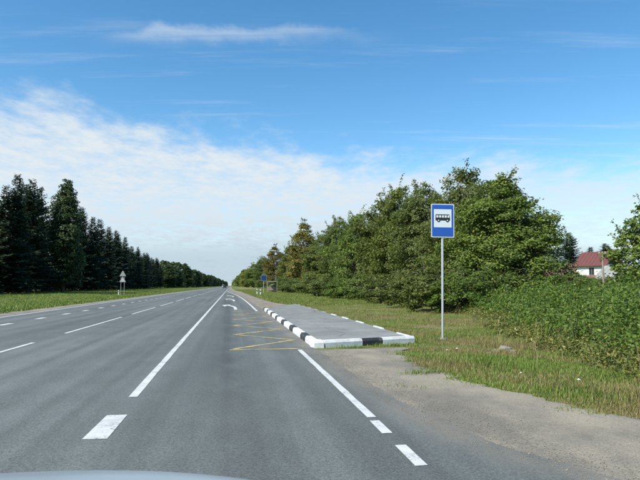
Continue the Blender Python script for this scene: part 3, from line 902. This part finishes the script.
# ------------------------------------------------------------------ shrubs along the foot of the row
GS = 'shrubs along the foot of the right-hand trees'
sh = []
for s_, (mt, lf) in enumerate([('leaf_b', .085), ('leaf_weed', .08), ('leaf_o', .085)]):
    random.seed(60 + s_)
    mb, V, N_, S = broadleaf(2.4, 1.7, .05, 80, 75, lf, dome, 60 + s_, 0, 14, (.26, .5))
    t = thing('shrub', 'shrub', 'shrub', (0, 0, 0), 0, GS)
    mb.build('stems', M['bark'], t)
    v, f = leaf_quads(V, N_, S, .45); obj('foliage', fast_mesh('foliage', v, f, M[mt]), t); sh.append(t)
usedS = set()
for i, (px, dep, h, w, k, lab) in enumerate([
        (432, 30, 2.3, 2.0, 0, 'grey-green shrub directly left of the bus stop post'),
        (408, 35, 2.0, 2.0, 0, 'green shrub second left of the bus stop post'),
        (458, 28, 2.0, 1.8, 1, 'green shrub directly right of the bus stop post'),
        (482, 30, 2.2, 2.0, 1, 'shrub under the left half of the big rounded tree'),
        (512, 31, 1.9, 2.2, 0, 'shrub under the middle of the big rounded tree'),
        (552, 30, 1.9, 1.7, 1, 'shrub under the right end of the big rounded tree'),
        (385, 43, 2.2, 2.2, 2, 'brownish shrub at the foot of the row left of the sign post'),
        (362, 52, 2.3, 2.4, 0, 'shrub at the foot of the row above the platform middle'),
        (345, 60, 2.2, 2.6, 1, 'shrub at the foot of the row behind the platform end'),
        (328, 70, 2.4, 2.8, 2, 'dull shrub below the low bushy tree of the row'),
        (312, 84, 2.5, 3.0, 0, 'shrub right below the yellowing tree'),
        (297, 98, 2.6, 3.4, 2, 'brown shrub left below the yellowing tree'),
        (283, 118, 2.8, 3.8, 0, 'shrub just right of the small far shelter'),
        (585, 40, 1.45, 2.2, 0, 'shrub below the red-roofed house'),
        (588, 76, 2.5, 3.0, 1, 'shrub close in front of the white house wall'),
        (573, 70, 3.0, 2.6, 0, 'shrub in the gap between the big tree and the white house'),
        (611, 72, 2.4, 2.6, 0, 'shrub right of the utility pole'),
        (620, 38, 1.6, 1.8, 1, 'shrub below the grey shed roof'),
        (646, 24, 2.1, 1.8, 1, 'shrub at the foot of the young tree by the right edge')]):
    t = sh[k] if k not in usedS else copy_thing(sh[k], (0, 0, 0))
    usedS.add(k); x, y = at_depth(px, dep)
    t.location = (x, y, float(hgt(x, y))); t.rotation_euler = (0, 0, i * 1.1); t.scale = (w / 1.7, w / 1.7, h / 2.4); t['label'] = lab

# ------------------------------------------------------------------ weed thicket on the right: mass of stems and leaves
rng = np.random.default_rng(90); random.seed(90)
BY = [4, 8.6, 10.2, 12.8, 17.9, 24.7, 32]; BX = [6.5, 6.81, 6.99, 7.61, 9.0, 10.95, 12.4]


def thick_pts(n, depth_lo, depth_hi, ylo=7.5, yhi=34):
    y_ = ylo * (yhi / ylo) ** rng.uniform(0, 1, n); x_ = np.interp(y_, BY, BX) + rng.uniform(depth_lo, depth_hi, n) + .45 * wob(y_ * 1.2, y_ * .9, 1.3)
    return x_, y_


def thicket(name, n, lo, hi, hlo, hhi, per, leaf, mat, label, bias=1.0):
    px_, py_2 = thick_pts(n, lo, hi)
    V = []; N_ = []; S = []
    st = MB()
    for x, y in zip(px_, py_2):
        edge_ = min(1, max(.0, (x - np.interp(y, BY, BX)) / 1.6))
        h = rng.uniform(hlo, hhi) * min(1, 1.25 - y * .014) * (.55 + .45 * edge_) * (1 + .30 * float(wob(x, y, 2.1))); z0 = float(hgt(x, y))
        m = int(per * rng.uniform(.7, 1.3)); t = rng.beta(1.7, 1.1, m); an = rng.uniform(0, 6.28, m)
        r = (.10 + .17 * np.sin(np.clip(t, 0, 1) * 2.6)) * rng.uniform(.3, 1.25, m)
        lx, ly = rng.normal(0, .12), rng.normal(0, .12)
        V.append(np.stack([x + np.cos(an) * r + lx * t, y + np.sin(an) * r + ly * t, z0 + t * h], 1))
        N_.append(np.stack([np.cos(an) * .5, np.sin(an) * .5, np.full(m, .75)], 1) + rng.normal(size=(m, 3)) * .45)
        S.append(rng.uniform(.6, 1.35, m) * leaf * (.8 + .02 * y))
        if rng.random() < .5: st.tube((x, y, z0 - .05), (x + lx, y + ly, z0 + h * .95), .008, .004, 3, False)
    v, f = leaf_quads(np.concatenate(V), np.concatenate(N_), np.concatenate(S), .52)
    o = obj(name, fast_mesh(name, v, f, mat)); tag(o, label, 'weeds', kind='stuff')
    so = st.build('stems', M['stem'], o)
    return o


thicket('weed_thicket', 1900, .25, 9.0, .7, 1.45, 84, .040, M['leaf_weed'], 'dense waist-high green weeds right of the verge')
thicket('weed_edge', 330, -.35, .9, .35, .75, 44, .034, M['leaf_yel'], 'low yellowing weeds along the front of the thicket')


# ------------------------------------------------------------------ grass blades
def blades(name, X, Y, hlo, hhi, wid, mat, label):
    n = len(X); Z = hgt(X, Y); h = rng.uniform(hlo, hhi, n) * np.clip(1 + .8 * wob(X, Y, 1.7), .3, 2)
    la_ = rng.uniform(0, 6.28, n); an = la_ + 1.571 + rng.normal(0, .2, n); w = wid * rng.uniform(.6, 1.3, n); ln = h * rng.uniform(.15, .9, n)
    b0 = np.stack([X - np.cos(an) * w, Y - np.sin(an) * w, Z - .01], 1); b1 = np.stack([X + np.cos(an) * w, Y + np.sin(an) * w, Z - .01], 1)
    mid_ = np.stack([X + np.cos(la_) * ln * .35, Y + np.sin(la_) * ln * .35, Z + h * .6], 1)
    tip = np.stack([X + np.cos(la_) * ln, Y + np.sin(la_) * ln, Z + h * .98], 1)
    wv = np.stack([np.cos(an) * w * .7, np.sin(an) * w * .7, 0 * w], 1)
    v = np.stack([b0, b1, mid_ + wv, tip, mid_ - wv], 1).reshape(-1, 3)
    i = np.arange(n) * 5
    f = np.stack([i, i + 1, i + 2, i, i + 2, i + 4, i + 4, i + 2, i + 3], 1).reshape(-1, 3)
    return tag(obj(name, fast_mesh(name, v, f, mat)), label, 'grass', kind='stuff')


def verge_pts(n, ylo, yhi, p=1.0):
    Y = ylo * (yhi / ylo) ** rng.uniform(0, 1, n); g = gout(Y) + jit(Y, .16, 4.) - .12
    far_ = np.where(Y < 32, np.interp(Y, BY, BX) + .8, 13.5)
    X = g + (far_ - g) * rng.uniform(0, 1, n) ** p
    ok = ~((X > KX0 - .2) & (X < KX1 + .12) & (Y > 14.4) & (Y < 42.5))
    return X[ok], Y[ok]


X, Y = verge_pts(230000, 5.5, 60)
m = (wob(X, Y, 1.3, 2.) + .5 * wob(X, Y, 3.1) + rng.normal(0, .35, len(X))) > -.05
blades('verge_grass', X[m], Y[m], .02, .085, .0042, M['grass'], 'short green grass on the verge round the bus stop sign')
blades('dry_grass', X[~m], Y[~m], .02, .11, .0035, M['grass_dry'], 'dry straw-coloured grass on the verge round the bus stop sign')
X, Y = verge_pts(60000, 40, 200)
blades('far_verge_grass', X, Y, .05, .15, .014, M['grass'], 'green grass of the verge beyond the bus platform')
n = 130000
Y = 30 * (330 / 30) ** rng.uniform(0, 1, n); X = -12.2 - 26 * rng.uniform(0, 1, n) ** 1.25
blades('left_verge_grass', X, Y, .05, .17, .02, M['grass'], 'bright green grass strip between the road and the left forest')
n = 420
Y = 7.0 * (34 / 7.0) ** rng.uniform(0, 1, n); X = np.interp(Y, BY, BX) + rng.normal(-.25, .5, n)
blades('tall_grass', X, Y, .22, .62, .005, M['grass_dry'], 'tall dry grass stalks along the front of the weed thicket')
# tufts that have crept onto the gravel and the foot of the platform
tx, ty = [], []
for cx_, cy2, r, k in [(3.35, 8.1, .28, 700), (3.7, 7.35, .22, 420), (4.0, 6.95, .2, 300), (3.3, 9.3, .2, 300), (3.0, 13.55, .3, 60), (4.2, 13.8, .3, 600), (2.5, 13.45, .25, 40), (4.25, 6.4, .2, 300)]:
    tx.append(rng.normal(cx_, r * 1.1, k)); ty.append(rng.normal(cy2, r * .45, k))
k = 2200; yy = rng.uniform(5, 13, k) + .0; clump_ = np.sin(yy * 5.3) + np.sin(yy * 11.7 + 1) > .35
yy = yy[clump_]; tx.append(gout(yy) + jit(yy, .16, 4.) - np.abs(rng.normal(0, .16, len(yy)))); ty.append(yy)
tx, ty = np.concatenate(tx), np.concatenate(ty)
ok = ~((ty > 13.5 + (tx - 2) * .29) & (tx > 1.9) & (tx < 4.9))
blades('gravel_grass', tx[ok], ty[ok], .03, .09, .006, M['grass'], 'small grass tufts growing on the gravel shoulder')


# ------------------------------------------------------------------ pebbles, stones and litter
def pebbles(name, X, Y, Z, s, mat, label):
    n = len(X)
    base = np.array([[1, 0, 0], [-1, 0, 0], [0, 1, 0], [0, -1, 0], [0, 0, .8], [0, 0, -.5]], float)
    fc = np.array([[0, 2, 4], [2, 1, 4], [1, 3, 4], [3, 0, 4], [2, 0, 5], [1, 2, 5], [3, 1, 5], [0, 3, 5]])
    an = rng.uniform(0, 6.28, n); c, s_ = np.cos(an), np.sin(an)
    v = base[None] * (1 + rng.uniform(-.35, .35, (n, 6, 1))) * s[:, None, None]
    vx = v[..., 0] * c[:, None] - v[..., 1] * s_[:, None] + X[:, None]; vy = v[..., 0] * s_[:, None] + v[..., 1] * c[:, None] + Y[:, None]; vz = v[..., 2] + Z[:, None]
    f = (fc[None] + (np.arange(n) * 6)[:, None, None]).reshape(-1, 3)
    return tag(obj(name, fast_mesh(name, np.stack([vx, vy, vz], -1).reshape(-1, 3), f, mat)), label, 'gravel', kind='stuff')


n = 16000
Y = rng.uniform(3.5, 13.3, n); u = rng.beta(.9, 1.0, n); X = redge(Y) - .25 + (gout(Y) + .3 - redge(Y)) * u
Zp = np.where(X < redge(Y), .002, -.002) + np.maximum(0, hgt(X, Y) + .022)
pebbles('loose_gravel', X, Y, Zp, rng.uniform(.0025, .0075, n) * np.where(rng.random(n) < .03, 2., 1), M['pebble'], 'loose gravel stones scattered over the shoulder')
for i, (px, py, s, lab) in enumerate([(505, 352, .16, 'largest pale rubble stone on the verge right of the sign post'), (512, 355, .10, 'small rubble stone right beside the largest stone'),
                                      (497, 354, .09, 'small rubble stone left of the largest stone'), (489, 357, .06, 'smallest grey stone on the verge right of the post')]):
    x, y = pix_ground(px, py)
    vv = []; random.seed(i + 3)
    import bmesh
    bmm = bmesh.new(); bmesh.ops.create_icosphere(bmm, subdivisions=2, radius=s)
    for v in bmm.verts: v.co *= random.uniform(.78, 1.12); v.co.z *= .6
    me = bpy.data.meshes.new('stone'); bmm.to_mesh(me); bmm.free(); me.materials.append(M['pebble'])
    tag(obj('stone', me, None, (x, y, float(hgt(x, y)) + s * .2)), lab, 'stone', 'rubble on the verge')
for i, (px, py, s, lab) in enumerate([(457, 353, .03, 'white paper scrap just right of the sign post foot'), (447, 354, .022, 'small white scrap at the foot of the sign post'),
                                      (579, 386, .03, 'white wrapper on the grass below the weed thicket'), (521, 378, .022, 'small white scrap on the grass beside the gravel')]):
    x, y = pix_ground(px, py); random.seed(i)
    q = [(s * math.cos(a_) * random.uniform(.6, 1.2), s * .8 * math.sin(a_) * random.uniform(.6, 1.2), random.uniform(0, .5) * s) for a_ in np.linspace(0, 6.28, 8)[:-1]]
    mb = MB().add(q + [(x_, y_, z_ + .004) for x_, y_, z_ in q] + [(0, 0, s * .8), (0, 0, s * .8 + .004)], [(j, (j + 1) % 7, 14) for j in range(7)] + [(7 + j, 7 + (j + 1) % 7, 15) for j in range(7)] + [(j, (j + 1) % 7, 7 + (j + 1) % 7, 7 + j) for j in range(7)])
    o = mb.build('paper_scrap', M['litter'], None, (x, y, float(hgt(x, y)) + .05)); tag(o, lab, 'litter', 'litter on the verge')


# ------------------------------------------------------------------ houses, pole and yard beyond the thicket
def house(name, label, loc, rz, L, W, eave, ridge, wallm, gablem, roofm, over=.45, windows=()):
    """eave wall faces local -Y, gable wall faces local +X"""
    t = thing(name, label, 'house', loc, rz)
    MB().box(-L / 2, L / 2, -W / 2, W / 2, -.3, eave).build('wall', wallm, t)
    for s in (-1, 1):
        x = s * L / 2
        MB().prism([(-W / 2, eave), (W / 2, eave), (0, ridge - .12)], 'x', x - .05 * s, x + .06 * s).build('gable', gablem, t)
    for s in (-1, 1):
        k = (ridge - eave) / (W / 2); y1 = s * (W / 2 + over); z1 = eave - over * k
        r = MB().prism([(0, ridge), (y1, z1), (y1, z1 + .12), (0, ridge + .14)], 'x', -L / 2 - over, L / 2 + over * 1.6).build('roof_slope', roofm, t)
        nseam = int(L / .55)
        for i in range(nseam + 1):
            xx = -L / 2 - over + .1 + i * (L + 2.6 * over - .2) / nseam
            MB().prism([(s * .02, ridge + .135), (y1, z1 + .115), (y1, z1 + .165), (s * .02, ridge + .185)], 'x', xx - .02, xx + .02).build('seam', roofm, r)
        MB().prism([(y1 - s * .03, z1 - .12), (y1 - s * .01, z1 - .12), (y1 - s * .01, z1 - .003), (y1 - s * .03, z1 - .003)], 'x', -L / 2 - over + .02, L / 2 + over).build('fascia', gablem, t)
    for (x, z, w, h) in windows:
        fr = MB()
        for a_ in ((x - w / 2 - .06, x - w / 2, z - h / 2 - .06, z + h / 2 + .06), (x + w / 2, x + w / 2 + .06, z - h / 2 - .06, z + h / 2 + .06), (x - w / 2, x + w / 2, z + h / 2, z + h / 2 + .06), (x - w / 2, x + w / 2, z - h / 2 - .06, z - h / 2), (x - .025, x + .025, z - h / 2, z + h / 2)):
            fr.box(a_[0], a_[1], -W / 2 - .05, -W / 2 + .02, a_[2], a_[3])
        f = fr.build('window', M['timber'], t)
        MB().box(x - w / 2, x + w / 2, -W / 2 - .02, -W / 2 + .01, z - h / 2, z + h / 2).build('pane', M['glass'], f)
    return t


hx, hy = at_depth(599, 110)
house('house', 'white-walled house with a dark red roof beyond the weeds', (hx, hy, 0), R(-62), 5.4, 6.4, 5.6, 8.0, M['house_wall'], M['house_dark'], M['roof_red'], .5, [(.3, 4.2, .9, 1.3), (-1.5, 2.0, .9, 1.2)])
hx, hy = at_depth(588, 100)
house('lean_to', 'low reddish roofed outbuilding in front of the white house', (hx, hy, 0), R(-30), 5.0, 3.0, 2.6, 3.2, M['house_dark'], M['house_dark'], M['roof_pink'], .3)
hx, hy = at_depth(619, 92)
house('shed', 'grey-roofed shed right of the white house', (hx, hy, 0), R(-70), 4.2, 5.0, 2.9, 4.7, M['timber'], M['timber'], M['roof_grey'], .35)
hx, hy = at_depth(560, 120)
house('cottage', 'faded red roof of a cottage half hidden by the big tree', (hx, hy, 0), R(-25), 7, 6, 3.6, 6.0, M['timber'], M['house_dark'], M['roof_pink'], .4)
ux, uy = at_depth(603.5, 62)
up = thing('utility_pole', 'weathered wooden utility pole in front of the white house', 'pole', (ux, uy, float(hgt(ux, uy))))
uh = height_for(ux, uy, 252)
MB().tube((0, 0, -.4), (.03, 0, uh), .12, .085, 9).build('post', M['timber'], up)
MB().box(-.45, .45, -.05, .05, uh - .30, uh - .18).build('crossarm', M['timber'], up)
for s in (-.36, .36):
    MB().tube((s, 0, uh - .18), (s, 0, uh - .02), .035, .028, 7).build('insulator', M['sign_white'], up)


# ------------------------------------------------------------------ far signs, marker posts, shelter
x, y = at_depth(122.5, 103)
ts = thing('warning_sign', 'pair of grey triangular signs on twin posts before the left forest', 'sign', (x, y, float(hgt(x, y))))
zt = height_for(x, y, 270.5) - float(hgt(x, y))
for s in (-.30, .30):
    MB().tube((s, .05, -.3), (s, .05, zt - 1.15), .035, .035, 7).build('post', M['steel'], ts)
MB().tube((0, .06, zt - 1.3), (0, .06, zt - .2), .03, .03, 7).build('mast', M['steel'], ts)
for k in (0, 1):
    zb = zt - 1.0 - k * 1.08
    p = MB().prism([(-.56, zb), (-.50, zb - .06), (.50, zb - .06), (.56, zb), (.05, zb + .95), (-.05, zb + .95)], 'y', -.02, .0).build('triangle_plate', M['sign_dull'], ts)
    MB().prism([(-.42, zb + .03), (.42, zb + .03), (0, zb + .78)], 'y', -.03, -.022).build('triangle_face', M['sign_back'] if k else M['sign_dull'], p)
x, y = at_depth(263.7, 100)
b2 = thing('road_sign', 'far square blue road sign on a post beside the right-hand trees', 'sign', (x, y, float(hgt(x, y))))
zt = height_for(x, y, 275) - float(hgt(x, y))
MB().tube((0, .05, -.3), (0, .05, zt - .02), .045, .045, 8).build('post', M['steel'], b2)
pp = MB().prism(rrect(0, zt - .52, 1.0, 1.04, .05), 'y', -.02, 0).build('panel', M['sign_back'], b2)
MB().prism(rrect(0, zt - .52, .93, .97, .04), 'y', -.026, -.022).build('blue_field', M['sign_navy'], pp)
x, y = at_depth(272, 112)
shl = thing('shelter', 'small open shelter with pale flat roof beside the far blue sign', 'shelter', (x, y, float(hgt(x, y))))
zt = height_for(x, y, 281) - float(hgt(x, y))
MB().box(-1.05, 1.05, -.7, .7, zt - .12, zt).build('roof', M['sign_dull'], shl)
for sx_ in (-.95, .95):
    for sy2 in (-.6, .6): MB().box(sx_ - .05, sx_ + .05, sy2 - .05, sy2 + .05, -.2, zt - .142).build('post', M['timber'], shl)
MB().box(-.88, .88, .5, .54, .5, 1.2).build('back_panel', M['timber'], shl)
MB().box(-.85, .85, .05, .45, .42, .47).build('bench', M['timber'], shl)
for sx_ in (-.75, .75): MB().box(sx_ - .03, sx_ + .03, .1, .4, -.1, .418).build('bench_leg', M['timber'], shl)
for i, (px, py, lab) in enumerate([(257, 293.4, 'white marker post with black band, nearer the road'), (260.5, 294, 'white marker post with black band, nearer the blue sign')]):
    x, y = at_depth(px, 92 if i == 0 else 88)
    mpst = thing('marker_post', lab, 'marker post', (x, y, float(hgt(x, y))), 0, 'marker posts on the right shoulder')
    MB().box(-.09, .09, -.06, .06, -.2, .5).build('base', M['sign_white'], mpst)
    MB().box(-.092, .092, -.062, .062, .502, .68).build('black_band', M['sign_black'], mpst)
    MB().prism([(-.09, .682), (.09, .682), (.09, .86), (-.09, .95)], 'y', -.06, .06).build('top', M['sign_white'], mpst)
x, y = at_depth(118.7, 100)
mpst = thing('marker_post', 'small pale marker post left of the twin triangle signs', 'marker post', (x, y, float(hgt(x, y))))
MB().box(-.08, .08, -.05, .05, -.2, .55).build('base', M['sign_white'], mpst)
MB().box(-.082, .082, -.052, .052, .552, .65).build('black_band', M['sign_black'], mpst)
MB().box(-.08, .08, -.05, .05, .652, .85, .02).build('top', M['sign_white'], mpst)


# ------------------------------------------------------------------ far vehicles
def far_car(label, loc, rz, paint, L, W, Hh, cab):
    t = thing('car', label, 'car', loc, rz, 'vehicles far down the road')
    # side outline: front at -Y
    body = [(-L / 2, .35), (-L / 2, .75), (-L / 2 + .9, .92), (L / 2 - .15, 1.0), (L / 2, .85), (L / 2, .35)]
    MB().prism(body, 'x', -W / 2, W / 2).build('body', paint, t)
    MB().prism([(-L / 2 + cab, .925), (-L / 2 + cab + .7, Hh), (L / 2 - .6, Hh), (L / 2 - .12, .98)], 'x', -W / 2 + .1, W / 2 - .1).build('cabin', paint, t)
    MB().prism([(-L / 2 + cab - .01, .96), (-L / 2 + cab + .62, Hh - .08), (-L / 2 + cab + .60, Hh - .08), (-L / 2 + cab - .05, .96)], 'x', -W / 2 + .2, W / 2 - .2).build('windscreen', M['glass'], t)
    MB().box(-W / 2 + .2, W / 2 - .2, L / 2 - .30, L / 2 - .16, 1.1, Hh - .12).build('rear_window', M['glass'], t)
    for sx_ in (-1, 1):
        for yy in (-L / 2 + .85, L / 2 - .85):
            w = MB().tube((sx_ * (W / 2 - .2), yy, .32), (sx_ * (W / 2 + .01), yy, .32), .32, .32, 14).build('wheel', M['rubber'], t)
            MB().tube((sx_ * (W / 2 + .012), yy, .32), (sx_ * (W / 2 + .02), yy, .32), .19, .17, 10).build('rim', M['steel'], w)
        MB().box(sx_ * (W / 2 - .25) - .15, sx_ * (W / 2 - .25) + .15, -L / 2 - .02, -L / 2 + .05, .56, .72).build('headlight', M['lamp'], t)
    return t


far_car('tiny dark car far down the near lane', (-3.2, 300, .0), math.pi, M['car_dark'], 4.3, 1.75, 1.5, 1.0)
far_car('tiny pale van coming far down the opposite lane', (-7.2, 520, .0), 0, M['car_white'], 5.2, 1.95, 2.3, .5)

# ------------------------------------------------------------------ the car the picture is taken from: its front end
car = thing('car', 'pale blue-grey car bonnet edge at the bottom left of the picture', 'car', (-.53, 0, 0))
u = np.linspace(-1, 1, 41); w_ = np.linspace(0, 1, 25)
UU, WW = np.meshgrid(u, w_)
BYF, BHW = 1.72, .80
yb = .35 + (BYF - .35) * WW - .16 * np.abs(UU) ** 3 * WW
zb = 1.114 - .075 * WW - .13 * np.clip(WW - .80, 0, 1) ** 1.5 * 6 - .055 * UU ** 2 - .20 * np.clip(np.abs(UU) - .84, 0, 1) ** 1.4 * 6
xb = UU * BHW
bv = np.stack([xb, yb, zb], -1).reshape(-1, 3)
bonnet = obj('bonnet', fast_mesh('bonnet', bv, grid_faces(25, 41), M['car_blue'], True), car)
md = bonnet.modifiers.new('thickness', 'SOLIDIFY'); md.thickness = .02; md.offset = -1
zmin = .42
for s in (-1, 1):
    MB().prism([(.35, zmin), (.35, .90), (1.3, .86), (1.55, .82), (1.62, .65), (1.6, zmin)], 'x', s * .70, s * .83).build('wing', M['car_blue'], car)
    wv = MB().tube((s * .62, 1.05, .33), (s * .82, 1.05, .33), .33, .33, 24).build('wheel', M['rubber'], car)
    MB().tube((s * .822, 1.05, .33), (s * .835, 1.05, .33), .21, .20, 16).build('rim', M['steel'], wv)
    MB().box(s * .60 - .16, s * .60 + .16, 1.55, 1.645, .66, .80, .02).build('headlight', M['lamp'], car)
MB().box(-.78, .78, 1.45, 1.72, .30, .56, .04).build('bumper', M['car_blue'], car)
MB().box(-.42, .42, 1.50, 1.64, .60, .80, .02).build('grille', M['rubber'], car)
print('objects', len(bpy.data.objects), 'tris', sum(len(m.polygons) for m in bpy.data.meshes))
